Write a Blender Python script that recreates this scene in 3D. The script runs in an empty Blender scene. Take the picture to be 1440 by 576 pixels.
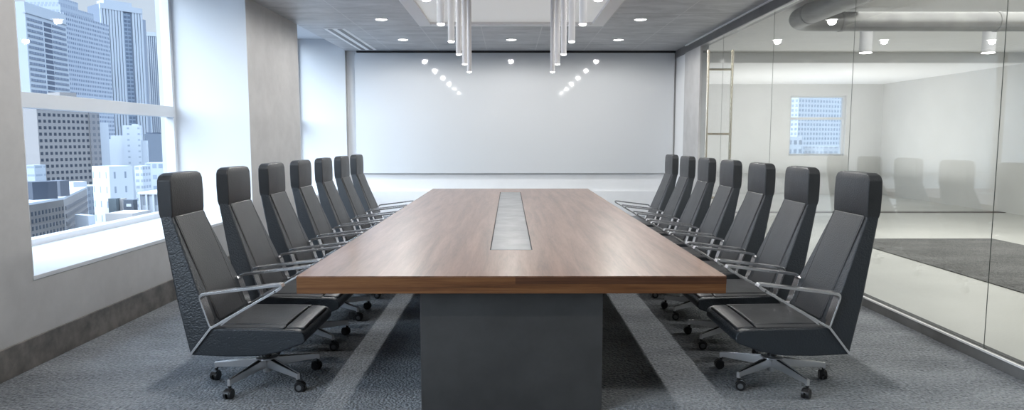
import bpy, bmesh, math, random
from mathutils import Vector, Matrix
random.seed(7)
S = bpy.context.scene
COL = S.collection

# ---------------------------------------------------------------- camera, world, exposure
F = 945.0
PITCH = math.atan(92 / F)
YAW = math.radians(0.2)
CAM_H = 1.5
cd = bpy.data.cameras.new('camera')
cd.sensor_width = 36.0
cd.lens = F / 1440 * 36.0
cd.clip_start = 0.05
cd.clip_end = 6000
cam = bpy.data.objects.new('camera', cd)
COL.objects.link(cam)
cam.location = (0, 0, CAM_H)
cam.rotation_euler = (math.pi / 2 - PITCH, 0, -YAW)
S.camera = cam
S.view_settings.view_transform = 'Standard'
S.view_settings.look = 'None'
S.view_settings.gamma = 1
S.view_settings.use_curve_mapping = False
S.view_settings.exposure = 0.55
S.cycles.use_denoising = True
S.cycles.max_bounces = 10
S.cycles.diffuse_bounces = 4
S.cycles.glossy_bounces = 5
S.cycles.transparent_max_bounces = 16
S.cycles.sample_clamp_indirect = 6
S.cycles.caustics_reflective = False
S.cycles.caustics_refractive = False

HORIZON = 0.58      # sky radiance at the horizon
ZENITH = 4.0        # overcast sky, brighter overhead
W = bpy.data.worlds.new('sky'); S.world = W; W.use_nodes = True
nt = W.node_tree; nt.nodes.clear()
wo = nt.nodes.new('ShaderNodeOutputWorld'); bg = nt.nodes.new('ShaderNodeBackground')
tc = nt.nodes.new('ShaderNodeTexCoord'); sx = nt.nodes.new('ShaderNodeSeparateXYZ')
mr = nt.nodes.new('ShaderNodeMapRange'); cr = nt.nodes.new('ShaderNodeValToRGB')
nt.links.new(tc.outputs['Generated'], sx.inputs[0]); nt.links.new(sx.outputs['Z'], mr.inputs['Value'])
mr.inputs['From Min'].default_value = 0.22; mr.inputs['From Max'].default_value = 0.75
mr.inputs['To Min'].default_value = HORIZON; mr.inputs['To Max'].default_value = ZENITH
nt.links.new(mr.outputs[0], bg.inputs['Strength'])
nt.links.new(sx.outputs['Z'], cr.inputs[0])
cr.color_ramp.elements[0].position = 0.0; cr.color_ramp.elements[0].color = (0.84, 0.92, 1.0, 1)
cr.color_ramp.elements[1].position = 0.5; cr.color_ramp.elements[1].color = (0.62, 0.79, 1.0, 1)
nt.links.new(cr.outputs[0], bg.inputs['Color']); nt.links.new(bg.outputs[0], wo.inputs[0])

def lamp(kind, name, loc, energy, color=(1, 1, 1), rot=(0, 0, 0), **kw):
    l = bpy.data.lights.new(name, kind); l.energy = energy; l.color = color
    for k, v in kw.items(): setattr(l, k, v)
    o = bpy.data.objects.new(name, l); COL.objects.link(o); o.location = loc; o.rotation_euler = rot
    return o
# hazy daylight arriving through the windows (very soft, high sun behind thin cloud)
lamp('SUN', 'hazy_sun', (-20, 0, 30), 4.4, (0.78, 0.89, 1.0), (0, math.radians(-60), math.radians(40)), angle=math.radians(60))

SPOT_E = 44.0
PANEL_GLOW = 0.16  # emission added to the white tray infill

def ray(u, v):
    a = (u - 720) / F; b = (v - 288) / F
    x, y, z = a, math.cos(PITCH) - math.sin(PITCH) * b, -math.sin(PITCH) - math.cos(PITCH) * b
    c, s = math.cos(YAW), math.sin(YAW)
    return Vector((x * c + y * s, y * c - x * s, z))
def far(u, v, Y):
    r = ray(u, v); return Vector((0, 0, CAM_H)) + r * (Y / r.y)

# ---------------------------------------------------------------- materials
def new_mat(name):
    m = bpy.data.materials.new(name); m.use_nodes = True
    t = m.node_tree; t.nodes.clear()
    out = t.nodes.new('ShaderNodeOutputMaterial'); p = t.nodes.new('ShaderNodeBsdfPrincipled')
    t.links.new(p.outputs[0], out.inputs['Surface'])
    return m, t, p, out
def plain(name, col, rough=0.5, metal=0.0, spec=0.5, emis=None, es=0):
    m, t, p, o = new_mat(name)
    p.inputs['Base Color'].default_value = (*col, 1); p.inputs['Roughness'].default_value = rough
    p.inputs['Metallic'].default_value = metal; p.inputs['Specular IOR Level'].default_value = spec
    if emis: p.inputs['Emission Color'].default_value = (*emis, 1); p.inputs['Emission Strength'].default_value = es
    return m
def node(t, kind, **kw):
    n = t.nodes.new(kind)
    for k, v in kw.items():
        if k in n.inputs: n.inputs[k].default_value = v
        else: setattr(n, k, v)
    return n
def mottled(name, c1, c2, scale, rough=0.6, bump=0.0, bscale=None, detail=6, stretch=(1, 1, 1), lo=.35, hi=.65, spec=.5, bdist=.01, metal=0):
    m, t, p, o = new_mat(name)
    tc = node(t, 'ShaderNodeTexCoord'); mp = node(t, 'ShaderNodeMapping'); mp.inputs['Scale'].default_value = stretch
    t.links.new(tc.outputs['Object'], mp.inputs[0])
    n = node(t, 'ShaderNodeTexNoise', Scale=scale, Detail=detail, Roughness=.6); t.links.new(mp.outputs[0], n.inputs['Vector'])
    r = node(t, 'ShaderNodeValToRGB'); t.links.new(n.outputs['Fac'], r.inputs[0])
    r.color_ramp.elements[0].position = lo; r.color_ramp.elements[0].color = (*c1, 1)
    r.color_ramp.elements[1].position = hi; r.color_ramp.elements[1].color = (*c2, 1)
    t.links.new(r.outputs[0], p.inputs['Base Color']); p.inputs['Roughness'].default_value = rough
    p.inputs['Specular IOR Level'].default_value = spec; p.inputs['Metallic'].default_value = metal
    if bump:
        n2 = node(t, 'ShaderNodeTexNoise', Scale=bscale or scale * 4, Detail=3); t.links.new(tc.outputs['Object'], n2.inputs['Vector'])
        b = node(t, 'ShaderNodeBump', Strength=bump, Distance=bdist); t.links.new(n2.outputs['Fac'], b.inputs['Height'])
        t.links.new(b.outputs[0], p.inputs['Normal'])
    return m

def carpet_mat(name, dark, light, pile=95):
    m, t, p, o = new_mat(name)
    tc = node(t, 'ShaderNodeTexCoord')
    big = node(t, 'ShaderNodeTexNoise', Scale=1.3, Detail=5, Roughness=.65)
    mp = node(t, 'ShaderNodeMapping'); mp.inputs['Scale'].default_value = (.7, 1.6, 1); mp.inputs['Rotation'].default_value = (0, 0, .5)
    t.links.new(tc.outputs['Object'], mp.inputs[0]); t.links.new(mp.outputs[0], big.inputs['Vector'])
    vo = node(t, 'ShaderNodeTexVoronoi', Scale=pile, Randomness=1.0); t.links.new(tc.outputs['Object'], vo.inputs['Vector'])
    no = node(t, 'ShaderNodeTexNoise', Scale=pile * .9, Detail=2); t.links.new(tc.outputs['Object'], no.inputs['Vector'])
    a = node(t, 'ShaderNodeMath', operation='MULTIPLY'); a.inputs[1].default_value = .55; t.links.new(big.outputs['Fac'], a.inputs[0])
    b = node(t, 'ShaderNodeMath', operation='MULTIPLY_ADD'); b.inputs[1].default_value = .75
    t.links.new(no.outputs['Fac'], b.inputs[0]); t.links.new(a.outputs[0], b.inputs[2])
    r = node(t, 'ShaderNodeValToRGB'); t.links.new(b.outputs[0], r.inputs[0])
    r.color_ramp.elements[0].position = .45; r.color_ramp.elements[0].color = (*dark, 1)
    r.color_ramp.elements[1].position = .85; r.color_ramp.elements[1].color = (*light, 1)
    t.links.new(r.outputs[0], p.inputs['Base Color']); p.inputs['Roughness'].default_value = .95
    p.inputs['Specular IOR Level'].default_value = .15
    p.inputs['Sheen Weight'].default_value = .25; p.inputs['Sheen Roughness'].default_value = .5
    bp = node(t, 'ShaderNodeBump', Strength=.9, Distance=.012); t.links.new(vo.outputs['Distance'], bp.inputs['Height'])
    bp.invert = True
    t.links.new(bp.outputs[0], p.inputs['Normal'])
    return m

def leather_mat(name, col, scale=260, rough=.38, bump=.35):
    m, t, p, o = new_mat(name)
    tc = node(t, 'ShaderNodeTexCoord')
    vo = node(t, 'ShaderNodeTexVoronoi', Scale=scale, Randomness=1.0, feature='SMOOTH_F1'); t.links.new(tc.outputs['Object'], vo.inputs['Vector'])
    n = node(t, 'ShaderNodeTexNoise', Scale=9, Detail=4); t.links.new(tc.outputs['Object'], n.inputs['Vector'])
    r = node(t, 'ShaderNodeMapRange'); r.inputs['To Min'].default_value = rough - .05; r.inputs['To Max'].default_value = rough + .08
    t.links.new(n.outputs['Fac'], r.inputs['Value']); t.links.new(r.outputs[0], p.inputs['Roughness'])
    p.inputs['Base Color'].default_value = (*col, 1); p.inputs['Specular IOR Level'].default_value = .6
    b = node(t, 'ShaderNodeBump', Strength=bump, Distance=.0025); t.links.new(vo.outputs['Distance'], b.inputs['Height']); b.invert = True
    t.links.new(b.outputs[0], p.inputs['Normal'])
    return m

def wood_mat(name, c1, c2, c3, along='Y', rough=.3, scale=1.0, coat=0.0):
    m, t, p, o = new_mat(name)
    tc = node(t, 'ShaderNodeTexCoord'); mp = node(t, 'ShaderNodeMapping')
    st = {'Y': (9, .55, 9), 'X': (.8, 12, 30)}[along]
    mp.inputs['Scale'].default_value = tuple(s * scale for s in st)
    t.links.new(tc.outputs['Object'], mp.inputs[0])
    n = node(t, 'ShaderNodeTexNoise', Scale=1.6, Detail=9, Roughness=.62, Distortion=.5); t.links.new(mp.outputs[0], n.inputs['Vector'])
    n2 = node(t, 'ShaderNodeTexNoise', Scale=16, Detail=3, Roughness=.5); t.links.new(mp.outputs[0], n2.inputs['Vector'])
    mx = node(t, 'ShaderNodeMath', operation='MULTIPLY_ADD'); mx.inputs[1].default_value = .35
    t.links.new(n2.outputs['Fac'], mx.inputs[0]); t.links.new(n.outputs['Fac'], mx.inputs[2])
    r = node(t, 'ShaderNodeValToRGB'); t.links.new(mx.outputs[0], r.inputs[0])
    e = r.color_ramp.elements; e[0].position = .48; e[0].color = (*c1, 1); e[1].position = .9; e[1].color = (*c3, 1)
    q = e.new(.68); q.color = (*c2, 1)
    t.links.new(r.outputs[0], p.inputs['Base Color']); p.inputs['Roughness'].default_value = rough
    p.inputs['Coat Weight'].default_value = coat; p.inputs['Coat Roughness'].default_value = .12
    b = node(t, 'ShaderNodeBump', Strength=.12, Distance=.002); t.links.new(n2.outputs['Fac'], b.inputs['Height']); t.links.new(b.outputs[0], p.inputs['Normal'])
    return m

def glass_mat(name, ior=1.5, tint=(1, 1, 1), rough=0.0, boost=1.0):
    m = bpy.data.materials.new(name); m.use_nodes = True; t = m.node_tree; t.nodes.clear()
    out = t.nodes.new('ShaderNodeOutputMaterial'); tr = node(t, 'ShaderNodeBsdfTransparent'); tr.inputs[0].default_value = (*tint, 1)
    gl = node(t, 'ShaderNodeBsdfGlossy', Roughness=rough); mx = node(t, 'ShaderNodeMixShader')
    fr = node(t, 'ShaderNodeFresnel'); ge = node(t, 'ShaderNodeNewGeometry'); mi = node(t, 'ShaderNodeMapRange')
    mi.inputs['To Min'].default_value = ior; mi.inputs['To Max'].default_value = 1 / ior   # same reflectance on both faces of the sheet
    t.links.new(ge.outputs['Backfacing'], mi.inputs['Value']); t.links.new(mi.outputs[0], fr.inputs['IOR'])
    mu = node(t, 'ShaderNodeMath', operation='MULTIPLY', use_clamp=True); mu.inputs[1].default_value = boost
    t.links.new(fr.outputs[0], mu.inputs[0]); t.links.new(mu.outputs[0], mx.inputs[0])
    t.links.new(tr.outputs[0], mx.inputs[1]); t.links.new(gl.outputs[0], mx.inputs[2]); t.links.new(mx.outputs[0], out.inputs[0])
    return m

def tiles_mat(name, c1, c2, ox, oy, px, py, line):
    """grey ceiling tiles: mottled concrete with thin pale joints, world axes"""
    m, t, p, o = new_mat(name)
    tc = node(t, 'ShaderNodeTexCoord'); sp = node(t, 'ShaderNodeSeparateXYZ'); t.links.new(tc.outputs['Object'], sp.inputs[0])
    def joint(sock, off, pitch):
        a = node(t, 'ShaderNodeMath', operation='SUBTRACT'); a.inputs[1].default_value = off; t.links.new(sock, a.inputs[0])
        b = node(t, 'ShaderNodeMath', operation='PINGPONG'); b.inputs[1].default_value = pitch / 2; t.links.new(a.outputs[0], b.inputs[0])
        c = node(t, 'ShaderNodeMath', operation='LESS_THAN'); c.inputs[1].default_value = line; t.links.new(b.outputs[0], c.inputs[0])
        return c
    jx = joint(sp.outputs['X'], ox, px); jy = joint(sp.outputs['Y'], oy, py)
    mp = node(t, 'ShaderNodeMapping'); mp.inputs['Scale'].default_value = (.8, 1.8, 1); t.links.new(tc.outputs['Object'], mp.inputs[0])
    n = node(t, 'ShaderNodeTexNoise', Scale=2.2, Detail=8, Roughness=.68, Distortion=.6); t.links.new(mp.outputs[0], n.inputs['Vector'])
    r = node(t, 'ShaderNodeValToRGB'); t.links.new(n.outputs['Fac'], r.inputs[0])
    r.color_ramp.elements[0].position = .3; r.color_ramp.elements[0].color = (*c1, 1); r.color_ramp.elements[1].position = .72; r.color_ramp.elements[1].color = (*c2, 1)
    m1 = node(t, 'ShaderNodeMix', data_type='RGBA'); t.links.new(jx.outputs[0], m1.inputs[0]); t.links.new(r.outputs[0], m1.inputs[6]); m1.inputs[7].default_value = (.55, .55, .55, 1)
    m2 = node(t, 'ShaderNodeMix', data_type='RGBA'); t.links.new(jy.outputs[0], m2.inputs[0]); t.links.new(m1.outputs[2], m2.inputs[6]); m2.inputs[7].default_value = (.10, .10, .11, 1)
    t.links.new(m2.outputs[2], p.inputs['Base Color']); p.inputs['Roughness'].default_value = .42
    return m

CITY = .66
def sc(c):  # greys and scales city colours, which carry painted haze
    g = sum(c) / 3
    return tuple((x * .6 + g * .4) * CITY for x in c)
def facade_mat(name, wall, glass, px, pz, fx, fz, roof=(.5, .52, .55), rough=.7, vary=.25):
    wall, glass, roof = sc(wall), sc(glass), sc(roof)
    """window grid in object space: horizontal pitch px / glazed share fx, storey pz / share fz"""
    m, t, p, o = new_mat(name)
    tc = node(t, 'ShaderNodeTexCoord'); sp = node(t, 'ShaderNodeSeparateXYZ'); t.links.new(tc.outputs['Object'], sp.inputs[0])
    sn = node(t, 'ShaderNodeSeparateXYZ'); t.links.new(tc.outputs['Normal'], sn.inputs[0])
    def M(op, a, b=None):
        q = node(t, 'ShaderNodeMath', operation=op)
        for i, s in enumerate((a, b)):
            if s is None: continue
            if isinstance(s, (int, float)): q.inputs[i].default_value = s
            else: t.links.new(s, q.inputs[i])
        return q.outputs[0]
    ax = M('GREATER_THAN', M('ABSOLUTE', sn.outputs['X']), .7); az = M('GREATER_THAN', M('ABSOLUTE', sn.outputs['Z']), .7)
    u = M('ADD', M('MULTIPLY', sp.outputs['Y'], ax), M('MULTIPLY', sp.outputs['X'], M('SUBTRACT', 1.0, ax)))
    fu = M('FRACT', M('DIVIDE', M('ADD', u, 1000 * px), px)); fw = M('FRACT', M('DIVIDE', M('ADD', sp.outputs['Z'], 500 * pz), pz))
    w = M('MULTIPLY', M('LESS_THAN', M('ABSOLUTE', M('SUBTRACT', fu, .5)), fx / 2), M('LESS_THAN', M('ABSOLUTE', M('SUBTRACT', fw, .5)), fz / 2))
    w = M('MULTIPLY', w, M('SUBTRACT', 1.0, az))
    wn = node(t, 'ShaderNodeTexWhiteNoise', noise_dimensions='2D'); cb = node(t, 'ShaderNodeCombineXYZ')
    t.links.new(M('FLOOR', M('DIVIDE', u, px)), cb.inputs[0]); t.links.new(M('FLOOR', M('DIVIDE', sp.outputs['Z'], pz)), cb.inputs[1]); t.links.new(cb.outputs[0], wn.inputs['Vector'])
    gv = node(t, 'ShaderNodeMix', data_type='RGBA'); t.links.new(M('MULTIPLY', wn.outputs['Value'], vary * 2), gv.inputs[0])
    gv.inputs[6].default_value = (*glass, 1); gv.inputs[7].default_value = (*[g * .5 + wl * .5 for g, wl in zip(glass, wall)], 1)
    m1 = node(t, 'ShaderNodeMix', data_type='RGBA'); t.links.new(w, m1.inputs[0]); m1.inputs[6].default_value = (*wall, 1); t.links.new(gv.outputs[2], m1.inputs[7])
    m2 = node(t, 'ShaderNodeMix', data_type='RGBA'); t.links.new(az, m2.inputs[0]); t.links.new(m1.outputs[2], m2.inputs[6]); m2.inputs[7].default_value = (*roof, 1)
    t.links.new(m2.outputs[2], p.inputs['Base Color']); p.inputs['Roughness'].default_value = rough; p.inputs['Specular IOR Level'].default_value = .2
    return m

M_ = {}
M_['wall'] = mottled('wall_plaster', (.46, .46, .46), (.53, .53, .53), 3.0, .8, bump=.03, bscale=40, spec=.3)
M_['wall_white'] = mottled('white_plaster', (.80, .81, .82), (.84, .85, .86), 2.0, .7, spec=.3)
M_['lobby_wall'] = mottled('warm_white_plaster', (.64, .64, .625), (.68, .68, .665), 1.5, .75, spec=.3)
M_['board'] = plain('white_glass_board', (.64, .66, .68), .05, spec=.5)
M_['stone'] = mottled('grey_stone', (.10, .095, .09), (.22, .205, .19), 7, .45, bump=.1, bscale=25, detail=10)
M_['frame'] = plain('white_window_frame', (.66, .68, .70), .35)
M_['sill'] = plain('white_sill', (.70, .73, .77), .3)
M_['reveal'] = plain('daylit_reveal_tone', (.60, .61, .62), .6)  # lighter than the wall: daylight on the reveals put into the colour
M_['ceil'] = tiles_mat('ceiling_tiles', (.30, .305, .315), (.56, .565, .575), .03 - .4625, .30, .925, 1.0, .007)
M_['white_paint'] = plain('white_ceiling_paint', (.88, .88, .88), .5)
M_['panel'] = plain('tray_panel_added_glow', (.50, .50, .50), .3, emis=(1, 1, .98), es=PANEL_GLOW)  # white tray surface with added glow to light the room
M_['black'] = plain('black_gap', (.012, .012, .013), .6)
M_['header'] = mottled('grey_header', (.14, .14, .14), (.19, .19, .19), 3, .4)
M_['alu'] = plain('brushed_aluminium', (.62, .62, .62), .3, 1.0)
M_['brass'] = plain('satin_nickel', (.60, .55, .46), .25, 1.0)
M_['chrome'] = plain('chrome', (.90, .90, .91), .24, 1.0)
M_['cast'] = plain('polished_cast_aluminium', (.72, .72, .73), .34, .85)
M_['carpet'] = carpet_mat('blue_grey_carpet', (.058, .069, .082), (.35, .375, .40), 62)
M_['rug'] = carpet_mat('dark_rug_pile', (.02, .02, .02), (.19, .19, .185), 60)
M_['lobby_floor'] = mottled('polished_concrete', (.50, .50, .475), (.58, .58, .55), .8, .28, detail=8, spec=.4)
M_['lobby_ceil'] = mottled('lobby_grey_ceiling', (.72, .72, .71), (.77, .77, .76), .6, .6)
M_['duct'] = mottled('galvanised_duct', (.24, .24, .24), (.34, .34, .33), 3, .42, metal=.5)
M_['leather'] = leather_mat('black_leather', (.025, .028, .032), 150, .38, .45)
M_['leather_side'] = leather_mat('pebbled_leather_daylight_tint', (.024, .030, .037), 110, .36, .9)  # pebbled grain; bluish cast of window light put into the colour
M_['piping'] = plain('leather_piping', (.06, .06, .062), .35)
M_['plastic'] = plain('black_plastic', (.014, .014, .015), .35)
M_['cap'] = plain('grey_caster_cap', (.13, .135, .14), .35)
M_['wood'] = wood_mat('reddish_walnut_top', (.15, .070, .040), (.235, .118, .072), (.33, .18, .115), 'Y', .36, coat=.45)
M_['edge'] = wood_mat('walnut_edge', (.085, .030, .010), (.17, .068, .022), (.25, .115, .042), 'X', .4)
M_['edge_dark'] = wood_mat('dark_walnut_block', (.05, .018, .008), (.09, .033, .013), (.13, .055, .022), 'X', .4)
M_['base'] = mottled('charcoal_laminate', (.050, .049, .048), (.066, .065, .064), 4, .45, bump=.03, bscale=60)
M_['slate'] = mottled('grey_stone_lid', (.20, .205, .21), (.30, .305, .31), 6, .35, detail=8)
M_['tube'] = plain('white_powder_coat', (.68, .68, .70), .4)
M_['glow'] = plain('lamp_diffuser', (.9, .9, .9), .4, emis=(1, .99, .97), es=12.0)
M_['glass'] = glass_mat('partition_glass', 1.5, (.965, .975, .965), 0.0, 1.35)
M_['pane'] = glass_mat('window_glass', 1.16, (.97, .985, 1.0))
M_['glass_edge'] = plain('green_glass_edge', (.10, .12, .11), .3)

# ---------------------------------------------------------------- mesh helpers
def link(name, me, mats, parent=None, loc=None):
    o = bpy.data.objects.new(name, me); COL.objects.link(o)
    for m in (mats if isinstance(mats, (list, tuple)) else [mats]): me.materials.append(m)
    if parent: o.parent = parent
    if loc: o.location = loc
    return o
class MB:
    def __init__(s): s.b = bmesh.new()
    def box(s, x0, x1, y0, y1, z0, z1, mi=0):
        v = [s.b.verts.new(p) for p in ((x0, y0, z0), (x1, y0, z0), (x1, y1, z0), (x0, y1, z0), (x0, y0, z1), (x1, y0, z1), (x1, y1, z1), (x0, y1, z1))]
        for f in ((3, 2, 1, 0), (4, 5, 6, 7), (0, 1, 5, 4), (1, 2, 6, 5), (2, 3, 7, 6), (3, 0, 4, 7)):
            s.b.faces.new([v[i] for i in f]).material_index = mi
        return s
    def hexa(s, pts, mi=0):
        v = [s.b.verts.new(p) for p in pts]
        for f in ((3, 2, 1, 0), (4, 5, 6, 7), (0, 1, 5, 4), (1, 2, 6, 5), (2, 3, 7, 6), (3, 0, 4, 7)):
            s.b.faces.new([v[i] for i in f]).material_index = mi
        return s
    def loft(s, rings, cap=True, mi=0, closed=False):
        R = [[s.b.verts.new(p) for p in r] for r in rings]; n = len(R[0])
        pairs = list(zip(R, R[1:])) + ([(R[-1], R[0])] if closed else [])
        for a, c in pairs:
            for i in range(n):
                j = (i + 1) % n; s.b.faces.new((a[i], a[j], c[j], c[i])).material_index = mi
        if cap and not closed:
            s.b.faces.new(R[0][::-1]).material_index = mi; s.b.faces.new(R[-1]).material_index = mi
        return s
    def cyl(s, p0, p1, r0, r1=None, n=20, mi=0):
        r1 = r0 if r1 is None else r1
        p0 = Vector(p0); p1 = Vector(p1); d = (p1 - p0).normalized()
        a = d.orthogonal().normalized(); b = d.cross(a)
        rings = [[tuple(p + (a * math.cos(2 * math.pi * k / n) + b * math.sin(2 * math.pi * k / n)) * r) for k in range(n)] for p, r in ((p0, r0), (p1, r1))]
        return s.loft(rings, mi=mi)
    def lathe(s, prof, c=(0, 0, 0), n=28, mi=0):
        rings = [[(c[0] + r * math.cos(2 * math.pi * k / n), c[1] + r * math.sin(2 * math.pi * k / n), c[2] + z) for k in range(n)] for r, z in prof]
        return s.loft(rings, mi=mi)
    def tube(s, pts, r, n=12, mi=0):
        pts = [Vector(p) for p in pts]; rings = []; up = None
        for i, p in enumerate(pts):
            d = (pts[min(i + 1, len(pts) - 1)] - pts[max(i - 1, 0)]).normalized()
            if up is None: up = d.orthogonal().normalized()
            up = (up - d * up.dot(d)).normalized(); b = d.cross(up)
            rings.append([tuple(p + (up * math.cos(2 * math.pi * k / n) + b * math.sin(2 * math.pi * k / n)) * r) for k in range(n)])
        return s.loft(rings, mi=mi)
    def bar(s, pts, y0, y1, th, mi=0, closed=False):
        """flat bar in the xz plane: pts (x,z[,y0,y1,th]) swept; y0..y1 its breadth"""
        P = [Vector((p[0], p[1])) for p in pts]; n = len(P); rings = []
        for i, p in enumerate(P):
            a = P[i - 1] if (i > 0 or closed) else p; c = P[(i + 1) % n] if (i < n - 1 or closed) else p
            d1 = (p - a).normalized() if (p - a).length > 1e-9 else (c - p).normalized()
            d2 = (c - p).normalized() if (c - p).length > 1e-9 else d1
            d = (d1 + d2).normalized(); nn = Vector((-d.y, d.x)); k = min(1 / max(.5, nn.dot(Vector((-d1.y, d1.x)))), 1.6)
            q = pts[i]; a0, a1, t = (q[2], q[3], q[4]) if len(q) > 2 else (y0, y1, th)
            h = nn * t / 2 * k
            rings.append([(p.x + h.x, a0, p.y + h.y), (p.x + h.x, a1, p.y + h.y), (p.x - h.x, a1, p.y - h.y), (p.x - h.x, a0, p.y - h.y)])
        return s.loft(rings, mi=mi, closed=closed)
    def build(s, name, mats, parent=None, bevel=0, seg=2, smooth=False, loc=None, subsurf=0, angle=30):
        bmesh.ops.recalc_face_normals(s.b, faces=s.b.faces[:])
        me = bpy.data.meshes.new(name); s.b.to_mesh(me); s.b.free()
        if smooth or bevel:
            me.polygons.foreach_set('use_smooth', [True] * len(me.polygons))
            if not bevel:
                me.set_sharp_from_angle(angle=math.radians(angle))
        o = link(name, me, mats, parent, loc)
        if bevel:
            b = o.modifiers.new('bevel', 'BEVEL'); b.width = bevel; b.segments = seg; b.limit_method = 'ANGLE'; b.angle_limit = math.radians(angle); b.harden_normals = True
        if subsurf:
            q = o.modifiers.new('sub', 'SUBSURF'); q.levels = q.render_levels = subsurf
        return o
def tag(o, label=None, cat=None, group=None, kind=None):
    if label: o['label'] = label
    if cat: o['category'] = cat
    if group: o['group'] = group
    if kind: o['kind'] = kind
    return o
def empty(name, loc, rz=0):
    o = bpy.data.objects.new(name, None); COL.objects.link(o); o.location = loc; o.rotation_euler = (0, 0, rz); o.empty_display_size = .1
    return o
def struct(o, label=None, cat=None): return tag(o, label, cat, kind='structure')
def copy_tree(o, parent=None):
    c = o.copy(); COL.objects.link(c)
    if parent: c.parent = parent
    for ch in o.children: copy_tree(ch, c)
    return c
def round_path(pts, r, n=5):
    """round the corners of an open polyline"""
    P = [Vector(p) for p in pts]; out = [P[0]]
    for i in range(1, len(P) - 1):
        a, p, c = P[i - 1], P[i], P[i + 1]; d1 = (a - p); d2 = (c - p); k = min(r, d1.length * .45, d2.length * .45)
        A = p + d1.normalized() * k; B = p + d2.normalized() * k
        for j in range(n + 1):
            t = j / n; out.append(A * (1 - t) ** 2 + p * 2 * t * (1 - t) + B * t * t)
    out.append(P[-1]); return out

# ---------------------------------------------------------------- room shell
XL, XG, XR = -3.16, -4.10, 3.20          # left wall plane, window plane, partition plane
YB, YN = 13.25, -2.4                     # back wall, wall behind the camera
H = 3.2                                  # ceiling
HR = 3.42                                # top of the window recesses
SILL = 0.60
WINS = [(4.4, 8.24), (10.2, 13.12), (-1.4, 2.4)]
struct(MB().box(XL - 1.2, XR + .02, YN - .2, YB + .2, -.12, 0).build('floor', M_['carpet']), 'blue-grey cut-pile carpet under the long table and chairs', 'carpet')
w = MB()
for y0, y1 in ((YN - .2, -1.4), (2.4, 4.4), (8.24, 10.2), (13.12, YB + .2)):
    w.box(XL - 1.08, XL, y0, y1, 0, HR)
for y0, y1 in WINS:
    w.box(XL - 1.08, XL, y0, y1, 0, SILL - .03)
w.box(XL - 1.08, XL, YN - .2, YB + .2, HR, HR + .1)
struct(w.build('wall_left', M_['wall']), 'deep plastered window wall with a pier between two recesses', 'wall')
bb = MB(); bb.box(XL, XL + .018, YN, YB, 0, .20)
struct(bb.build('baseboard_left', M_['stone'], bevel=.003), 'marbled grey stone baseboard below the windows', 'baseboard')

for i, (y0, y1) in enumerate(WINS):
    wn = struct(empty('window_%d' % (i + 1), (XG, (y0 + y1) / 2, SILL)), ['large two-light window looking on grey and brown towers', 'second window recess beside the whiteboard wall', 'window recess next to the camera'][i], 'window')
    hh = (y1 - y0) / 2; top = HR - SILL
    f = MB()
    f.box(-.06, .05, -hh, -hh + .07, 0, top); f.box(-.06, .05, hh - .06, hh, 0, top)
    f.box(-.06, .05, -hh + .07, hh - .06, top - .08, top); f.box(-.06, .05, -hh + .07, hh - .06, 0, .055)
    f.build('window_frame', M_['frame'], wn, bevel=.004)
    MB().box(-.05, .06, -hh + .07, hh - .06, 1.165, 1.295).build('rail', M_['frame'], wn, bevel=.004)
    MB().box(-.012, -.004, -hh + .05, hh - .04, .04, top - .06).build('pane', M_['pane'], wn)
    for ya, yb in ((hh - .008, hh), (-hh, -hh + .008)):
        MB().box(.05, -XG + XL + .001, ya, yb, 0, top).build('lit_reveal_skin', M_['reveal'], wn)  # thin added skin carrying the lighter daylit tone
    MB().box(.05, -XG + XL - .002, -hh + .008, hh - .008, top - .008, top).build('lit_reveal_skin', M_['reveal'], wn)
    MB().box(.05, -XG + XL + .004, -hh, hh, -.03, 0).build('sill', M_['sill'], wn, bevel=.003)

# back wall, white board and ledge
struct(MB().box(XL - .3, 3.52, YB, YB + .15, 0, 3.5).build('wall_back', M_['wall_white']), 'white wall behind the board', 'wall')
struct(MB().box(XL, 3.33, YB - .045, YB, 0, .49).build('trim_1', M_['wall_white'], bevel=.003), 'white projecting lower band of the back wall', 'wall band')
gb = empty('whiteboard', (.1, YB, .842)); tag(gb, 'wide glossy white glass board filling the far wall', 'whiteboard')
MB().box(-3.09, 3.09, -.075, -.055, 0, 2.32).build('board_face', M_['board'], gb, bevel=.003)
MB().box(-3.03, 3.03, -.055, 0, .05, 2.28).build('backing_frame', M_['alu'], gb)
struct(MB().box(-2.95, 3.33, YB - .09, YB, 3.168, H + .01).build('trim_2', M_['black']), 'black strip painted as the shaded gap above the whiteboard', 'shadow gap')  # black strip stands in for the shade under the ceiling edge
struct(MB().box(3.20, 3.33, YB - .03, YB, .49, 3.168).build('trim_3', M_['wall']), 'grey strip coloured as the shaded gap at the right edge of the board', 'shadow gap')  # grey strip in place of the shaded gap beside the board

# ceiling: tiled slab with the white rectangular tray
TX0, TX1, TY0, TY1 = -1.35, 1.40, 3.30, 10.30
c = MB()
c.box(XL, TX0, YN, YB, H, H + .15); c.box(TX1, XR, YN, YB, H, H + .15)
c.box(TX0, TX1, YN, TY0, H, H + .15); c.box(TX0, TX1, TY1, YB, H, H + .15)
c.box(TX0, TX1, TY0, TY1, H + .10, H + .15)
struct(c.build('ceiling', M_['ceil']), 'grey concrete-look ceiling tiles with thin pale joints', 'ceiling')
tr = empty('ceiling_tray', (0, 0, H)); tag(tr, 'white rectangular ceiling tray above the table with tube pendants', 'ceiling panel')
f = MB(); k = .18
f.box(TX0, TX0 + k, TY0, TY1, -.012, .05); f.box(TX1 - k, TX1, TY0, TY1, -.012, .05)
f.box(TX0 + k, TX1 - k, TY0, TY0 + k, -.012, .05); f.box(TX0 + k, TX1 - k, TY1 - k, TY1, -.012, .05)
f.build('tray_frame', M_['white_paint'], tr)
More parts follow.
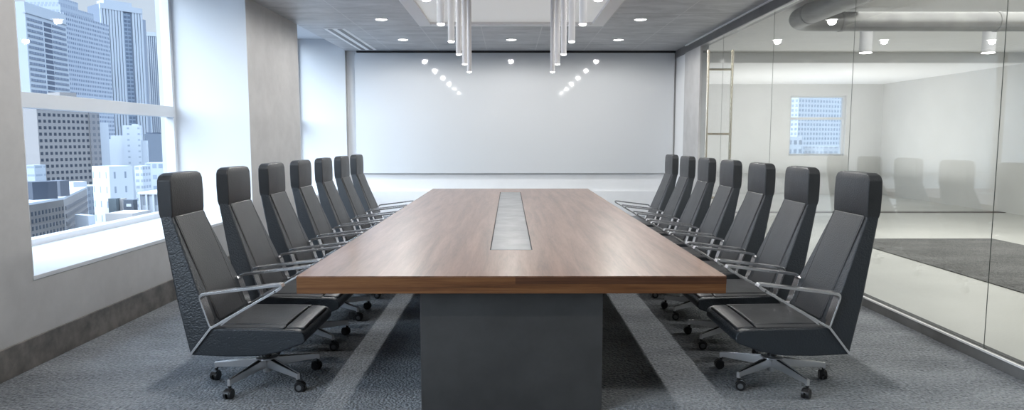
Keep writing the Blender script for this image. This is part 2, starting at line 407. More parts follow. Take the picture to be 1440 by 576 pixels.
MB().box(TX0 + k, TX1 - k, TY0 + k, TY1 - k, .02, .06).build('tray_panel', M_['panel'], tr)  # plain white infill, glow added as room fill

# right: kerb, header, glass partition
wr = struct(empty('wall_right', (XR, 0, 0)), 'frameless glass partition wall facing the lobby', 'glass wall')
MB().box(0, .10, YN, 11.45, 0, .075).build('kerb', M_['header'], wr, bevel=.004)
MB().box(-.004, .012, YN, 11.45, .075, .088).build('kerb_rail', M_['white_paint'], wr)
MB().box(.06, .10, YN, 11.45, .075, .082).build('kerb_rail', M_['black'], wr)
MB().box(0, .14, YN, YB, 3.065, H + .15).build('header_beam', M_['header'], wr)
MB().box(-.022, .002, YN, 12.4, H - .02, H + .004).build('header_trim', M_['white_paint'], wr, bevel=.003)
MB().box(-.002, .012, YN, 11.45, 3.052, 3.066).build('header_rail', M_['alu'], wr)
MB().box(.03, .045, YN, 11.45, 3.052, 3.066).build('header_rail', M_['alu'], wr)
GX = .019
js = [YN, -1.42, .53, 2.48, 4.44, 6.39, 8.34, 10.30]
for a, b in zip(js, js[1:]):
    pn = MB().box(GX, GX + .006, a + .0015, b - .0015, .08, 3.062).build('glass_pane', M_['glass'], wr)
    MB().box(GX + .001, GX + .005, b - .0015, b + .0015, .08, 3.062).build('pane_edge', M_['glass_edge'], pn)
dr = struct(empty('door_1', (XR, 10.30, 0)), 'frameless glass door with ladder pull', 'door')
MB().box(GX, GX + .006, .006, 1.12, .09, 3.055).build('glass_pane', M_['glass'], dr)
h = MB(); hy = .12
for x in (-.165, .205):
    h.cyl((x, hy, .35), (x, hy, 2.86), .021)
for z in (.60, 1.585, 2.565): h.cyl((x - .37, hy, z), (x, hy, z), .016)
h.build('ladder_handle', M_['brass'], dr, smooth=True)
struct(MB().box(XR, XR + .14, 11.45, 12.45, 0, 3.065).build('trim_4', M_['wall']), 'grey pier at the far end of the glass wall', 'pier')
struct(MB().box(XR + .03, XR + .32, 12.45, YB, 0, H + .1).build('trim_5', M_['wall_white']), 'white pier in the corner beside the board', 'pier')
struct(MB().box(XL - 1.2, 10.4, YN - .2, YN, 0, 3.5).build('wall_rear', M_['wall']), 'wall behind the camera', 'wall')

# lobby beyond the glass
LX, LY = 10.2, 18.5
struct(MB().box(XR + .02, LX + .2, YN - .2, LY + .2, -.12, 0).build('floor_lobby', M_['lobby_floor']), 'pale polished concrete floor behind the glass', 'floor')
struct(MB().box(LX, LX + .2, YN - .2, LY + .2, 0, 3.4).build('wall_lobby_right', M_['lobby_wall']), 'white right wall of the lobby', 'wall')
WX0, WX1, WZ0, WZ1 = 7.67, 9.2, 1.06, 2.69
w = MB(); w.box(3.0, WX0, LY, LY + .3, 0, 3.4); w.box(WX1, LX, LY, LY + .3, 0, 3.4); w.box(WX0, WX1, LY, LY + .3, 0, WZ0); w.box(WX0, WX1, LY, LY + .3, WZ1, 3.4)
struct(w.build('wall_lobby_back', M_['lobby_wall']), 'white far wall of the lobby with one small window', 'wall')
struct(MB().box(3.2, 3.5, YB + .15, LY, 0, 3.4).build('wall_lobby_left', M_['lobby_wall']), 'white left wall of the lobby bay', 'wall')
struct(MB().box(XR + .14, LX, YN, 13.4, H, H + .15).build('ceiling_lobby', M_['lobby_ceil']), 'grey lobby ceiling', 'ceiling')
struct(MB().box(3.5, LX, 13.4, 13.55, 3.0, H + .15).build('trim_6', M_['lobby_ceil']), 'grey header beam across the lobby', 'beam')
struct(MB().box(3.5, LX, 13.55, LY, 3.0, 3.1).build('ceiling_lobby_bay', M_.setdefault('bright_white', plain('bright_white_paint', (.9, .9, .9), .6))), 'bright white ceiling of the far lobby bay', 'ceiling')
struct(MB().box(3.5, LX, 13.7, 13.95, 0, .012).build('trim_7', M_['stone']), 'dark floor strip across the lobby', 'floor strip')
wn = struct(empty('window_4', ((WX0 + WX1) / 2, LY + .12, WZ0)), 'small two-light window in the far lobby wall', 'window')
hw, hh = (WX1 - WX0) / 2, WZ1 - WZ0
f = MB(); f.box(-hw, -hw + .06, -.03, .04, 0, hh); f.box(hw - .06, hw, -.03, .04, 0, hh); f.box(-hw + .06, hw - .06, -.03, .04, 0, .05); f.box(-hw + .06, hw - .06, -.03, .04, hh - .05, hh)
f.build('window_frame', M_['frame'], wn); MB().box(-hw + .06, hw - .06, -.03, .04, hh * .60, hh * .60 + .07).build('rail', M_['frame'], wn)
MB().box(-hw + .05, hw - .05, 0, .006, .04, hh - .04).build('pane', M_['pane'], wn)

# ---------------------------------------------------------------- lamps
def downlight(x, y, label, e=SPOT_E, group='recessed downlights in the grey ceiling'):
    o = empty('downlight', (x, y, H)); tag(o, label, 'ceiling light', group)
    prof = [(.098, 0), (.098, -.006), (.082, -.010), (.078, -.002), (.078, 0)]
    MB().lathe(prof, n=32).build('trim_ring', M_['white_paint'], o, smooth=True)
    MB().lathe([(.077, -.001), (.077, -.004), (.03, -.006)], n=32).build('diffuser', M_['glow'], o, smooth=True)
    s = lamp('SPOT', 'downlight_lamp', (x, y, H - .03), e, (1, .98, .95), spot_size=math.radians(179), spot_blend=.35, shadow_soft_size=.05)
    return o
rows = [11.70, 9.75, 7.80, 5.85, 3.90, 1.95]
ordn = ['nearest the back wall', 'second from the back wall', 'third from the back wall', 'fourth from the back wall', 'fifth from the back wall', 'sixth from the back wall']
for i, y in enumerate(rows):
    downlight(-1.82, y, 'round recessed downlight on the window side, ' + ordn[i])
    downlight(1.86, y, 'round recessed downlight on the glass wall side, ' + ordn[i])
downlight(.03, 11.70, 'round recessed downlight in the middle, between tray and whiteboard')

PX = .47
for s_, side in ((-1, 'left'), (1, 'right')):
    for k in range(6):
        y = 3.76 + .79 * k
        o = empty('tube_pendant', (.015 + s_ * PX, y, 2.25))
        tag(o, 'slim white tube pendant in the %s row, %s' % (side, ['nearest the camera', 'second nearest', 'third nearest', 'fourth nearest', 'fifth nearest', 'farthest from the camera'][k]), 'pendant lamp', 'tube pendants hanging over the table')
        MB().lathe([(.0255, .012), (.0255, .95)], n=24).build('tube', M_['tube'], o, smooth=True)
        MB().lathe([(.010, 0), (.020, .003), (.0245, .009), (.0245, .013)], n=24).build('lamp_tip', M_['glow'], o, smooth=True)
        MB().lathe([(.045, .945), (.045, .97)], n=24).build('ceiling_cup', M_['tube'], o, smooth=True)

# slot vent
o = empty('ceiling_vent', (-2.70, 11.8, H)); tag(o, 'white two-slot linear air vent in the grey ceiling', 'air vent')
MB().box(-.165, .165, -1.25, 1.25, -.006, 0).build('vent_plate', M_['white_paint'], o)
for x in (-.075, .075):
    MB().box(x - .035, x + .035, -1.2, 1.2, -.009, -.005).build('slot', M_['header'], o)

# ---------------------------------------------------------------- lobby contents
du = MB()
path = round_path([(3.70, YN + .02, 3.04), (3.70, 9.0, 3.04), (LX - .02, 9.0, 3.04)], .34, 10)
du.tube(path, .125, 28)
o = empty('air_duct', (3.70, 9.0, 3.04)); tag(o, 'round galvanised air duct bending under the lobby ceiling', 'air duct')
d = du.build('duct_pipe', M_['duct'], o, smooth=True); d.location = (-3.70, -9.0, -3.04)
for x, y, ax in ((4.35, 9.0, 'x'), (3.70, 8.45, 'y'), (6.4, 9.0, 'x'), (3.70, 6.5, 'y'), (8.6, 9.0, 'x')):
    dv = Vector((.02, 0, 0)) if ax == 'x' else Vector((0, .02, 0)); c0 = Vector((x - 3.70, y - 9.0, 0))
    MB().cyl(c0 - dv, c0 + dv, .132, n=28).build('joint_collar', M_['duct'], o, smooth=True)
for i, (x, y) in enumerate(((5.32, 10.2), (7.16, 10.2))):
    o = empty('cylinder_light', (x, y, 2.78)); tag(o, ['white cylinder ceiling lamp in the lobby, nearer the glass', 'white cylinder ceiling lamp in the lobby, farther from the glass'][i], 'ceiling light', 'cylinder lamps in the lobby')
    MB().lathe([(.09, .01), (.09, H - 2.78)], n=28).build('housing', M_['tube'], o, smooth=True)
    MB().lathe([(.05, 0), (.085, .005), (.085, .012)], n=28).build('diffuser', M_['glow'], o, smooth=True)
    lamp('SPOT', 'cylinder_lamp', (x, y, 2.76), 120, (1, .99, .96), spot_size=math.radians(150), spot_blend=.7, shadow_soft_size=.08)
tag(MB().box(5.03, 7.3, 4.2, 10.05, 0, .012).build('area_rug', M_['rug'], bevel=.004), 'dark speckled area rug on the lobby floor behind the glass', 'rug')
lamp('AREA', 'lobby_added_fill', (6.8, 5.5, H - .03), 215, (1, .99, .96), shape='RECTANGLE', size=4.5, size_y=9)  # added fill light for the lobby, not a fixture
lamp('AREA', 'lobby_bay_added_uplight', (6.8, 16.2, .5), 95, (1, 1, .99), (math.pi, 0, 0), shape='RECTANGLE', size=5.5, size_y=3.5)  # floating uplight added to brighten the bay ceiling

# ---------------------------------------------------------------- conference table
TZ = .78
t = empty('conference_table', (.01, 6.7, 0)); tag(t, 'long walnut conference table with charcoal pedestal in the room centre', 'table')
ty0, ty1 = 3.507 - 6.7, 9.89 - 6.7; hw = 1.14
ins0, ins1, inh = 4.36 - 6.7, 9.2 - 6.7, .140
tb = MB()
for a, b, c_, d_ in ((-hw, -inh, ty0 + .001, ty1), (inh, hw, ty0 + .001, ty1), (-inh, inh, ty0 + .001, ins0), (-inh, inh, ins1, ty1)):
    tb.box(a, b, c_, d_, TZ - .006, TZ)
top = tb.build('tabletop', M_['wood'], t)
MB().box(-hw + .001, hw - .001, ty0 + .012, ty1, TZ - .0935, TZ - .0062).build('edge_band', M_['edge'], t)
MB().box(-hw, hw, ty0, ty0 + .012, TZ - .0935, TZ - .0062).build('front_edge', M_['edge'], t, bevel=.001)
MB().box(.02, hw + .0005, ty0 - .0008, ty0 + .01, TZ - .043, TZ - .0063).build('edge_block', M_['edge_dark'], t)['label'] = 'darker walnut strip in the right half of the front edge'
MB().box(-.50, .50, 3.60 - 6.7, 9.75 - 6.7, .0, TZ - .0935).build('pedestal', M_['base'], t, bevel=.003)
MB().box(-inh, inh, ins0, ins1, TZ - .0061, TZ - .0055).build('cable_channel', M_['black'], t)
n = 5; L = (ins1 - ins0) / n
for k in range(n):
    MB().box(-inh + .008, inh - .008, ins0 + k * L + .002, ins0 + (k + 1) * L - .002, TZ - .0054, TZ + .0008).build('cable_lid', M_['slate'], t)

# ---------------------------------------------------------------- chairs (built facing +x, hub over the origin)
def make_chair():
    R = empty('swivel_chair', (0, 0, 0))
    # back shell
    def sec(bx, bz, fx, fz, w): return [(bx, -w, bz), (fx, -w, fz), (fx, w, fz), (bx, w, bz)]
    MB().loft([sec(-.335, .255, -.206, .418, .296), sec(-.405, .56, -.262, .58, .280), sec(-.523, 1.068, -.452, 1.066, .200)]).build('back_shell', M_['leather_side'], R, bevel=.012, seg=3, angle=25)
    # backrest cushion: raised centre panel
    def fr(z, off):      # point on the front plane of the back at height z
        k = (z - .418) / (1.066 - .418)
        return (-.206 + (-.452 + .206) * k + off * .93, z + off * .36)
    rr = []
    for z, w in ((.43, .178), (.62, .180), (.85, .182), (1.052, .178)):
        a = fr(z, -.01); b = fr(z, .008)
        rr.append([(a[0], -w, a[1]), (b[0], -w, b[1]), (b[0] + .006, 0, b[1]), (b[0], w, b[1]), (a[0], w, a[1])])
    MB().loft(rr).build('backrest_cushion', M_['leather'], R, bevel=.008, seg=3, angle=40)
    for s_ in (-1, 1):
        p = []
        for k in range(9):
            z = .45 + k * (.595 / 8); a = fr(z, .004); w = .183
            p.append((a[0], s_ * w, a[1]))
        MB().tube(p, .0045, 8).build('piping', M_['piping'], R, smooth=True)
    # headrest
    hb = MB()
    hb.loft([[(b, -w, z), (f, -w, z), (f + bul, -w * .5, z), (f + bul * 1.25, 0, z), (f + bul, w * .5, z), (f, w, z), (b, w, z)] for z, b, f, w, bul in
             ((1.040, -.518, -.446, .202, .002), (1.075, -.526, -.443, .2035, .005), (1.18, -.529, -.443, .205, .006), (1.262, -.528, -.446, .203, .005), (1.290, -.526, -.449, .187, .003), (1.304, -.520, -.454, .150, .001))])
    hb.build('headrest', M_['leather'], R, bevel=.013, seg=4, angle=18)
    # seat
    prof = [(-.335, .253), (-.206, .414), (.285, .402), (.315, .392), (.33, .372), (.334, .335), (.318, .318), (.18, .268), (.06, .246), (-.12, .243)]
    ys = [(-.296, 0), (-.28, 0), (.28, 0), (.296, 0)]
    MB().loft([[(x, y, z) for x, z in prof] for y in (-.296, .296)]).build('seat', M_['leather_side'], R, bevel=.014, seg=3, angle=22)
    cs = MB()
    def pad(x0, x1, w0, w1, z0, z1, crown=.006):
        rings = []
        for k in range(7):
            f_ = k / 6; x = x0 + (x1 - x0) * f_; w = w0 + (w1 - w0) * f_; zz = z0 + (z1 - z0) * f_ + crown * math.sin(math.pi * f_)
            rings.append([(x, -w, zz - .02), (x, -w, zz), (x, -w * .5, zz + crown), (x, 0, zz + crown * 1.2), (x, w * .5, zz + crown), (x, w, zz), (x, w, zz - .02)])
        return rings
    cs.loft(pad(-.235, .205, .225, .215, .420, .417, .004))
    cs.build('seat_cushion', M_['leather'], R, bevel=.008, seg=3, angle=40)
    MB().loft(pad(.213, .316, .262, .255, .413, .405, .003)).build('seat_front_pad', M_['leather'], R, bevel=.010, seg=3, angle=40)
    for s_ in (-1, 1):
        MB().hexa([(-.225, s_ * .232, .398), (.209, s_ * .221, .396), (.209, s_ * .284, .396), (-.225, s_ * .284, .398),
                   (-.225, s_ * .232, .421), (.209, s_ * .221, .417), (.209, s_ * .280, .412), (-.225, s_ * .280, .416)]).build('seat_side_pad', M_['leather'], R, bevel=.006, seg=2, angle=40)
    # armrests
    for s_ in (-1, 1):
        yo, yi = s_ * .308, s_ * .254
        A = MB()
        top_ = round_path([(-.207, .420, 0), (-.222, .466, 0), (-.268, .612, 0), (.188, .668, 0)], .035, 6)
        A.bar([(p[0], p[1], yo, yi + (s_ * -.020 if p[0] < -.2 and p[1] < .60 and p[1] > .45 else 0), .015 if p[1] > .6 else .010) for p in top_], yo, yi, .015)
        A.bar([(.186, .669), (.203, .668), (.208, .658), (.198, .646), (.17, .628)], yo, yi, .015)
        dg = [(.178, .634), (-.207, .416), (-.338, .250)]
        A.bar([(x, z, yo, s_ * .288, .013) for x, z in dg], yo, s_ * .288, .013)
        # short inner strut from the arm tip to the seat
        A.bar([(.178, .634, s_ * .262, s_ * .274, .010), (-.10, .470, s_ * .262, s_ * .274, .010), (-.16, .425, s_ * .262, s_ * .274, .010)], 0, 0, .01)
        A.build('armrest', M_['chrome'], R, bevel=.003, seg=2, angle=35)
        B = MB(); B.bar([(-.246, .575), (-.235, .50), (-.198, .424)], s_ * .30, s_ * .266, .006)
    # underside plate + lift
    MB().box(-.12, .12, -.10, .10, .222, .256).build('mechanism', M_['plastic'], R, bevel=.008)
    MB().lathe([(.028, .15), (.028, .19), (.034, .192), (.034, .206), (.046, .208), (.046, .226)], n=24).build('gas_lift', M_['plastic'], R, smooth=True)
    MB().lathe([(.022, .055), (.026, .058), (.027, .118), (.050, .138), (.066, .144), (.067, .152), (.060, .155)], n=28).build('base_hub', M_['cast'], R, smooth=True)
    for k in range(5):
        a = math.radians(-38 + 72 * k); d = Vector((math.cos(a), math.sin(a), 0)); n_ = Vector((-d.y, d.x, 0))
        def q(r, w, z): v = d * r + n_ * w; return (v.x, v.y, z)
        leg = MB()
        r0, r1, w0, w1 = .024, .325, .021, .010
        for sg in (-1, 1):   # two side cheeks
            leg.hexa([q(r0, sg * w0, .090), q(r1, sg * w1, .083), q(r1, sg * (w1 - .005), .083), q(r0, sg * (w0 - .006), .090),
                      q(r0, sg * w0, .148), q(r1, sg * w1, .112), q(r1, sg * (w1 - .005), .112), q(r0, sg * (w0 - .006), .148)])
        leg.hexa([q(r1 - .008, -w1, .075), q(r1 + .006, -w1, .075), q(r1 + .006, w1, .075), q(r1 - .008, w1, .075),
                  q(r1 - .008, -w1, .112), q(r1 + .006, -w1, .112), q(r1 + .006, w1, .112), q(r1 - .008, w1, .112)])
        leg.build('base_leg', M_['cast'], R, bevel=.0015)
        MB().hexa([q(r0, -w0 + .005, .094), q(r1 - .005, -w1 + .004, .088), q(r1 - .005, w1 - .004, .088), q(r0, w0 - .005, .094),
                   q(r0, -w0 + .005, .143), q(r1 - .005, -w1 + .004, .107), q(r1 - .005, w1 - .004, .107), q(r0, w0 - .005, .143)]).build('leg_inlay', M_['plastic'], R)
        cs_ = MB(); cx, cy = d.x * .322, d.y * .322
        ca = a + [.6, 2.2, -1.0, 1.4, .2][k]; u = Vector((math.cos(ca), math.sin(ca), 0)); v = Vector((-u.y, u.x, 0))
        cs_.cyl((cx, cy, .05), (cx, cy, .078), .009, n=14)
        wc = Vector((cx, cy, .030)) + u * .012
        for sg in (-1, 1):
            cs_.cyl(tuple(wc + v * sg * .006), tuple(wc + v * sg * .022), .030, .028, n=24)
        cs_.cyl(tuple(wc - v * .018), tuple(wc + v * .018), .010, n=12)
        # hood
        hd = []
        for sg in (-.016, .016):
            ring = []
            for j in range(9):
                an = math.radians(20 + 140 * j / 8); pp = wc + u * (math.cos(an) * .033) + Vector((0, 0, math.sin(an) * .033)) + v * sg; ring.append(tuple(pp))
            for j in range(8, -1, -1):
                an = math.radians(20 + 140 * j / 8); pp = wc + u * (math.cos(an) * .029) + Vector((0, 0, math.sin(an) * .029)) + v * sg; ring.append(tuple(pp))
            hd.append(ring)
        cs_.loft(hd)
        ca_ = cs_.build('caster', M_['plastic'], R, smooth=True)
        hcap = MB()
        for sg in (-1,): hcap.cyl(tuple(wc + v * sg * .0215), tuple(wc + v * sg * .0240), .017, .015, n=20)
        hcap.build('hub_cap', M_['cap'], ca_, smooth=True)
    return R
chair = make_chair()
pos = ['nearest the camera', 'second from the camera', 'third from the camera', 'fourth from the camera', 'fifth from the camera', 'sixth from the camera', 'farthest from the camera']
first = True
for side in ('window', 'glass'):
    for k in range(7):
        o = chair if first else copy_tree(chair); first = False
        if side == 'window': o.location = (-1.52, 4.1 + .79 * k, 0); o.rotation_euler = (0, 0, 0)
        else: o.location = (1.645, 4.1 + .79 * k, 0); o.rotation_euler = (0, 0, math.pi)
        tag(o, 'black high-back leather swivel chair on the %s side, %s' % ('window' if side == 'window' else 'glass wall', pos[k]), 'office chair', 'leather swivel chairs along the %s side' % ('window' if side == 'window' else 'glass wall'))

# ---------------------------------------------------------------- city outside, haze tint put into the base colours
GROUND = -82.0
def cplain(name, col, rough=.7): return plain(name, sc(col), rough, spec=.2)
struct(MB().box(-2600, 1800, -900, 5200, GROUND - 2, GROUND).build('ground', mottled('city_ground', (.08, .10, .13), (.16, .18, .22), .03, .9)), 'haze-tinted city ground far below the windows', 'ground')
def bld(name, label, u1, Y1, u2, Y2, vt, depth, mat, group=None, base=GROUND, cat='building'):
    """a block whose near facade runs from image column u1 (distance Y1) to u2 (distance Y2); vt = roof height seen at u1"""
    a = far(u1, vt, Y1); b = far(u2, vt, Y2); top = a.z; a2 = Vector((a.x, a.y)); b2 = Vector((b.x, b.y))
    L = (b2 - a2).length; ang = math.atan2(b2.y - a2.y, b2.x - a2.x)
    o = empty(name, (a.x, a.y, base), ang); tag(o, label, cat, group)
    MB().box(0, L, 0, depth, 0, top - base).build('walls', mat, o)
    return o, L, top - base
G1 = (.20, .26, .37)
BLUE = (.13, .19, .31)
# A: banded grey tower with a recessed centre bay
o, L, Hh = bld('office_tower', 'grey office tower with dark window bands at the left of the view', 34, 470, 91, 520, 2, 30, cplain('pale_grey_cladding', (.55, .60, .66), .7))
nb = 28
for r in range(nb):
    z = Hh - 11 - r * 3.75
    for x0, x1 in ((.03, .38), (.62, .97)):
        MB().box(L * x0, L * x1, -.25, .05, z - 1.0, z + .75).build('window_band', facade_mat('band_glass', (.42, .46, .53), BLUE, 1.9, 50, .8, 1.0) if r == 0 and x0 < .1 else bpy.data.materials['band_glass'], o)
    MB().box(L * .42, L * .60, -.15, .05, z - 1.6, z + .9).build('window_band', M_.setdefault('bandblue', cplain('blue_bay_glass', (.10, .14, .23), .4)), o)
MB().box(-.3, L + .3, -.5, 1, Hh - 7.5, Hh - 6.8).build('cornice', cplain('cornice', (.5, .55, .6), .7), o)
# B: blue grey tower, fine windows, stepped crown
o, L, Hh = bld('office_tower', 'blue-grey office tower with fine dotted windows and a stepped crown', 89, 540, 152, 600, 17, 40, facade_mat('dotted_facade', (.50, .56, .66), (.13, .19, .32), 2.3, 3.6, .55, .5))
MB().box(L * .0, L * .70, 2, 34, Hh, Hh + 6).build('crown_step', facade_mat('crown_facade', (.45, .52, .63), (.33, .40, .52), 3, 6, .7, .6), o)
MB().box(L * .02, L * .42, 4, 30, Hh + 6, Hh + 12).build('crown_step', bpy.data.materials['crown_facade'], o)
MB().cyl((L * .30, 10, Hh + 12), (L * .30, 10, Hh + 22), .5).build('roof_mast', M_['bandblue'], o)
# C: tall pale tower of vertical fins
o, L, Hh = bld('office_tower', 'tallest pale tower with vertical fins and a dark glass centre strip', 141, 640, 197, 668, 4, 30, cplain('tower_blue_glass', (.22, .29, .41), .4))
FIN = cplain('pale_fin', (.62, .67, .74), .7)
nf = 15
for k in range(nf):
    f_ = k / (nf - 1)
    if .52 < f_ < .72: continue
    MB().box(L * f_ - .95, L * f_ + .95, -1.2, .1, 0, Hh).build('fin', FIN, o)
MB().box(L * .53, L * .71, -.9, .1, 0, Hh - 6).build('glass_strip', facade_mat('dark_strip', (.26, .36, .48), (.10, .16, .27), 3.2, 3.8, .8, .62), o)
MB().box(-1, L + 1, -1.5, 1, Hh - 5, Hh).build('parapet', FIN, o)
MB().box(0, L * .99, -1.25, 0, Hh - 3, Hh).build('parapet', FIN, o)
MB().box(L * .15, L * .85, 6, 22, Hh, Hh + 5).build('roof_plant', FIN, o)
MB().box(L + .2, L + 7, 6, 30, 0, Hh - 9).build('side_wing', cplain('side_wing', (.40, .46, .57), .7), o)
# D
o, L, Hh = bld('office_tower', 'narrow tower with white fins and blue glass beside the window frame', 206, 720, 233, 728, 45, 30, cplain('tower_d_glass', (.24, .31, .43), .4))
for k in range(5):
    MB().box(L * (.02 + .1 * k), L * (.065 + .1 * k), -1, .1, 0, Hh).build('fin', FIN, o)
MB().box(L * .50, L, -1.5, .1, 0, Hh + 3).build('glass_strip', facade_mat('strip_d', (.30, .40, .52), (.13, .20, .32), 4, 3.8, .8, .6), o)
MB().box(0, L * .5, -1.2, 2, Hh - 4, Hh).build('parapet', FIN, o)
# F: blue glass
o, L, Hh = bld('office_building', 'blue glass building with white vertical fins at the left window edge', 24, 400, 54, 412, 141, 24, facade_mat('blue_curtain_wall', (.42, .52, .68), (.075, .13, .27), 2.6, 3.2, .9, .85))
for k in range(9):
    MB().box(L * k / 8 - .3, L * k / 8 + .3, -.8, .1, Hh - 9.5, Hh).build('fin', FIN, o)
MB().box(-.5, L + .5, -1.0, 1, Hh - 10.3, Hh - 9.5).build('ledge', FIN, o)
# E: brown grid
BR = cplain('warm_brown_concrete', (.40, .355, .33), .8)
o, L, Hh = bld('office_building', 'brown concrete block with a regular grid of small square windows', 50, 340, 123, 362, 136, 26, BR)
WM = cplain('dark_window', (.055, .075, .115), .3)
wm = None; cnt = 0; rest = MB()
px, pz = L / 11, 3.25
for r in range(14):
    for k in range(11):
        x = px * (k + .5); z = Hh - 5.5 - r * pz
        if cnt < 100:
            if wm is None:
                wmo = MB().box(-.62, .62, -.1, .05, -.75, .75).build('window', WM, o); wmo.location = (x, 0, z); wm = wmo
            else:
                q = wm.copy(); COL.objects.link(q); q.parent = o; q.location = (x, 0, z)
        else: rest.box(x - .62, x + .62, -.1, .05, z - .75, z + .75)
        cnt += 1
for r in range(5):
    for k in range(11): rest.box(px * (k + .5) - .62, px * (k + .5) + .62, -.1, .05, Hh - 5.5 - (14 + r) * pz - .75, Hh - 5.5 - (14 + r) * pz + .75)
tag(rest.build('window', WM, o), kind='stuff')
for k in range(11): MB().box(px * k + .6, px * k + px - .6, -.1, .05, Hh - 2.3, Hh - 1.9).build('vent_slot', WM, o)
MB().box(L * .62, L * .95, 8, 20, Hh, Hh + 3.6).build('roof_plant', BR, o)
MB().box(L + .02, L + 5.2, -.6, 20, 0, Hh + .5).build('stair_wing', facade_mat('brown_wing', (.33, .30, .30), (.16, .17, .21), 2.6, 3.25, .55, .5), o)
# H: low brown building with rows of windows and louvres
o, L, Hh = bld('office_building', 'low brown office block with window rows and louvred side, bottom left of the view', 36, 210, 90, 232, 289, 1, cplain('tan_concrete', (.50, .43, .38), .8))
for r in range(6):
    for k in range(11):
        x = L * (k + .5) / 11; z = Hh - 3.0 - r * 2.35
        MB().box(x - .40, x + .40, -.12, .05, z - .65, z + .65).build('window', WM, o)
a = far(90, 289, 232); b = far(123, 268, 275)
wing, L2, H2 = bld('_w', 'x', 90, 232, 124, 282, 289, 1, BR)
for ch in list(wing.children):
    bpy.data.objects.remove(ch)
bpy.data.objects.remove(wing)
ia = o.matrix_world
import mathutils
ox, oy = o.location.x, o.location.y; ang0 = o.rotation_euler.z
def loc2(p):
    dx, dy = p.x - ox, p.y - oy; return (dx * math.cos(-ang0) - dy * math.sin(-ang0), dx * math.sin(-ang0) + dy * math.cos(-ang0))
A_ = loc2(far(90, 289, 232)); B_ = loc2(far(123.5, 289, 285))
bk = 24
D_ = (0, bk + 20)
pr = [(0, 0), A_, B_, (B_[0] - 18, B_[1] + 14), (0, 46)]
MB().loft([[(x, y, 0) for x, y in pr], [(x, y, Hh - .1) for x, y in pr]]).build('wing', BR, o)
MB().loft([[(x * 1.0, y, Hh - .1) for x, y in pr], [(x, y, Hh + .7) for x, y in pr]]).build('roof', cplain('pale_roof', (.60, .64, .70), .8), o)
dx, dy = B_[0] - A_[0], B_[1] - A_[1]; LL = math.hypot(dx, dy); nx, ny = dy / LL, -dx / LL
LOU = cplain('dark_louvre_glass', (.22, .20, .21), .6)  # even dark tone of the louvre bands
for r in range(6):
    z = Hh - 2.6 - r * 2.7
    pts = []
    for zz in (z - 1.3, z):
        pts += [(A_[0] + dx * .04, A_[1] + dy * .04, zz), (A_[0] + dx * .97, A_[1] + dy * .97, zz), (A_[0] + dx * .97 + nx * .3, A_[1] + dy * .97 + ny * .3, zz), (A_[0] + dx * .04 + nx * .3, A_[1] + dy * .04 + ny * .3, zz)]
    MB().hexa(pts).build('louvre_band', LOU, o)
# G: dark blocks on the roofs behind it
HZ = far(36, 289, 210).z + .7
bld('roof_block', 'dark rooftop screen on the roof of the low brown office block', 45, 222, 80, 228, 256, 6, cplain('dark_screen', (.085, .105, .15), .6), base=HZ, cat='roof structure')
bld('roof_block', 'dark narrow rooftop box beside the wide rooftop screen', 84, 236, 97, 240, 254, 5, cplain('dark_screen_side', (.14, .16, .21), .6), base=HZ, cat='roof structure')
bld('low_building', 'pale roof block with a dark sign panel at the left window edge', 34, 300, 49, 300, 258, 8, cplain('sign_wall', (.26, .28, .33), .6))
bld('low_building', 'pale low building behind the dark rooftop screen', 36, 330, 48, 330, 232, 8, facade_mat('pale_low', (.55, .62, .70), (.38, .46, .56), 6, 4, .8, .25))
bld('low_building', 'small white roof block in front of the brown grid block', 103, 300, 122, 304, 256, 8, cplain('roof_white', (.68, .73, .80), .7))
# whites
WH = cplain('white_render', (.74, .79, .86), .8)
bld('apartment_block', 'tall narrow blank white slab right of the brown block', 138, 380, 152, 384, 172, 12, WH)
o, L, Hh = bld('apartment_block', 'stepped white apartment tower in the middle of the view', 172, 400, 197, 404, 176, 18, facade_mat('white_flats', (.74, .79, .86), (.40, .48, .58), 5.5, 3.4, .22, .3))
MB().box(-6.5, 0, 3, 18, 0, Hh - 6).build('stepped_wing', WH, o)
MB().box(-9.0, -6.5, 3, 18, 0, Hh - 8).build('stepped_wing', WH, o)
MB().box(L, L + 3, 2, 16, 0, Hh - 9).build('stepped_wing', bpy.data.materials['white_flats'], o)
MB().box(L * .5, L * .85, 4, 10, Hh, Hh + .8).build('roof_plant', WH, o)
o, L, Hh = bld('apartment_block', 'white cube building with a few dark window slots', 153, 320, 186, 330, 234, 14, facade_mat('white_cube', (.78, .82, .88), (.30, .37, .47), 5.2, 7, .18, .45))
bld('apartment_block', 'white block with balconies beside the white cube', 189, 345, 200, 345, 233, 8, facade_mat('balcony_white', (.74, .78, .84), (.38, .44, .54), 2.6, 3.2, .7, .45))
o, L, Hh = bld('low_building', 'dark glass hall with a rounded blue drum roof', 203, 470, 226, 474, 188, 20, cplain('dark_hall', (.20, .26, .35), .5))
MB().cyl((L * .5, 10, Hh - 20), (L * .5, 10, Hh + 1), 5, n=24).build('drum', M_['bandblue'], o)
bld('low_building', 'wide pale office block with a blue window band on the right', 204, 368, 240, 372, 229, 14, facade_mat('pale_band', (.66, .72, .80), (.32, .42, .56), 3, 6, .7, .4))
o, L, Hh = bld('low_building', 'grey stone hall with tall columns at the lower right of the view', 197, 257, 236, 257, 273, 14, facade_mat('arcade_wall', (.50, .54, .60), (.27, .31, .38), 4.2, 9.5, .6, .7))
MB().box(-.6, L + .6, -.8, 16.5, Hh, Hh + .8).build('roof', WH, o)
for k in range(5): MB().box(L * k / 4 - .35, L * k / 4 + .35, -.7, .1, Hh - 9, Hh).build('column', cplain('column_stone', (.58, .62, .68), .7) if k == 0 else bpy.data.materials['column_stone'], o)
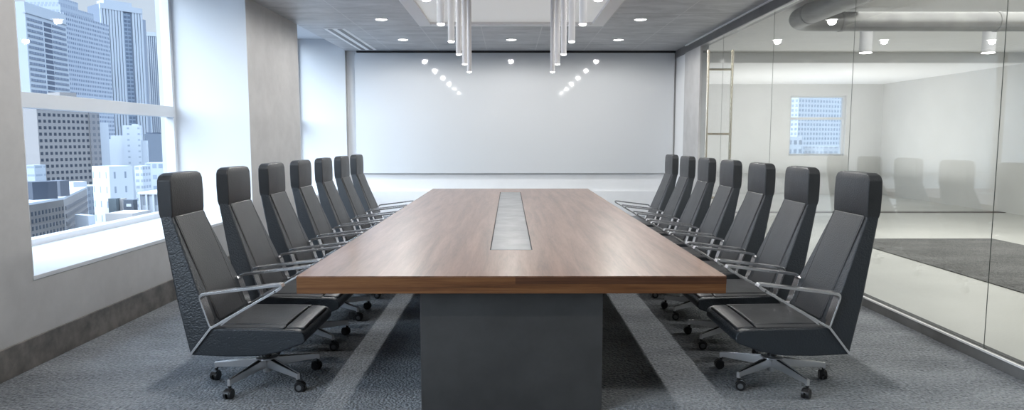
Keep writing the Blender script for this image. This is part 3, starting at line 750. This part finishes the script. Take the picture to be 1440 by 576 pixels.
bld('low_building', 'small dark green box building on the low roofs', 152, 262, 163, 262, 279, 3, cplain('dark_green_box', (.12, .17, .20), .7))
bld('low_building', 'small tan box building between two dark ones', 168, 264, 172, 264, 279, 3, cplain('tan_box', (.50, .44, .40), .7))
o, L, Hh = bld('low_building', 'small dark building with a white sign', 173.5, 260, 187, 260, 281, 3, cplain('dark_sign_box', (.10, .13, .18), .7))
MB().box(L * .3, L * .8, -.15, .02, Hh - 2.6, Hh - 1.5).build('sign', WH, o)
bld('low_building', 'low building with a peach coloured flat roof', 148, 240, 186, 240, 300, 12, cplain('peach_roof', (.62, .54, .48), .8))
bld('low_building', 'small pale house at the foot of the brown block', 124, 236, 133, 238, 303, 8, WH)
o, L, Hh = bld('low_building', 'grey low roofs in the bottom centre of the view', 130, 214, 188, 222, 326, 14, cplain('grey_roofs', (.42, .46, .52), .8))
for k in range(4): MB().box(L * (.05 + .24 * k), L * (.17 + .24 * k), 2, 6, Hh, Hh + 1.2 + .5 * (k % 2)).build('roof_unit', WH, o)
bld('low_building', 'grey blue street block between brown block and white slab', 122, 330, 150, 345, 262, 20, facade_mat('street_block', (.45, .50, .58), (.28, .34, .43), 3, 3.2, .6, .5))
# soft city filler behind, haze painted into the tones
tones = [(.50, .56, .64), (.40, .46, .55), (.60, .65, .72), (.45, .48, .53)]
FM = [facade_mat('filler_%d' % i, c_, tuple(x * .6 for x in c_), 3.4, 3.6, .6, .5) for i, c_ in enumerate(tones)]
for k in range(22):
    u = 10 + k * 11.5; Y = 720 + (k % 4) * 280 + random.random() * 60; wpx = 9 + random.random() * 8
    bld('distant_building', 'haze-tinted distant block between the office towers', u, Y, u + wpx, Y + 12, 176 + random.random() * 28 + 4, 30, FM[k % 4], group='distant haze-tinted blocks behind the towers')
# wooded hills, haze painted into the colour
m = MB()
rings = []
for j, (yy, hz) in enumerate(((2300, GROUND), (2500, 60), (2800, 150), (3400, 210), (4200, GROUND))):
    rings.append([(-2700 + i * 130, yy, GROUND + (hz - GROUND) * (.7 + .3 * math.sin(i * .9 + j) * math.cos(i * .37))) for i in range(16)])
bm = bmesh.new(); V = [[bm.verts.new(p) for p in r] for r in rings]
for a_, b_ in zip(V, V[1:]):
    for i in range(15): bm.faces.new((a_[i], a_[i + 1], b_[i + 1], b_[i]))
me = bpy.data.meshes.new('hills'); bm.to_mesh(me); bm.free()
struct(link('hills', me, mottled('haze_tinted_hill', (.14, .19, .23), (.19, .24, .28), .01, .9)), 'haze-tinted hills on the horizon', 'hills')
# towers seen through the lobby window
o, L, Hh = bld('office_tower', 'pale blue grid tower seen through the lobby window', 1124, 330, 1184, 345, 120, 30, facade_mat('lobby_view_grid', (.72, .78, .85), (.30, .38, .48), 2.2, 2.3, .6, .55))
bld('office_building', 'small white building at the foot of the grid tower', 1108, 230, 1128, 232, 192, 10, facade_mat('lobby_low', (.70, .75, .80), (.30, .35, .42), 2.2, 3, .6, .5))
bld('office_building', 'grey low block at the lower right of the lobby window', 1158, 230, 1190, 232, 206, 10, facade_mat('lobby_low2', (.55, .58, .62), (.35, .38, .42), 2, 2, .6, .5))
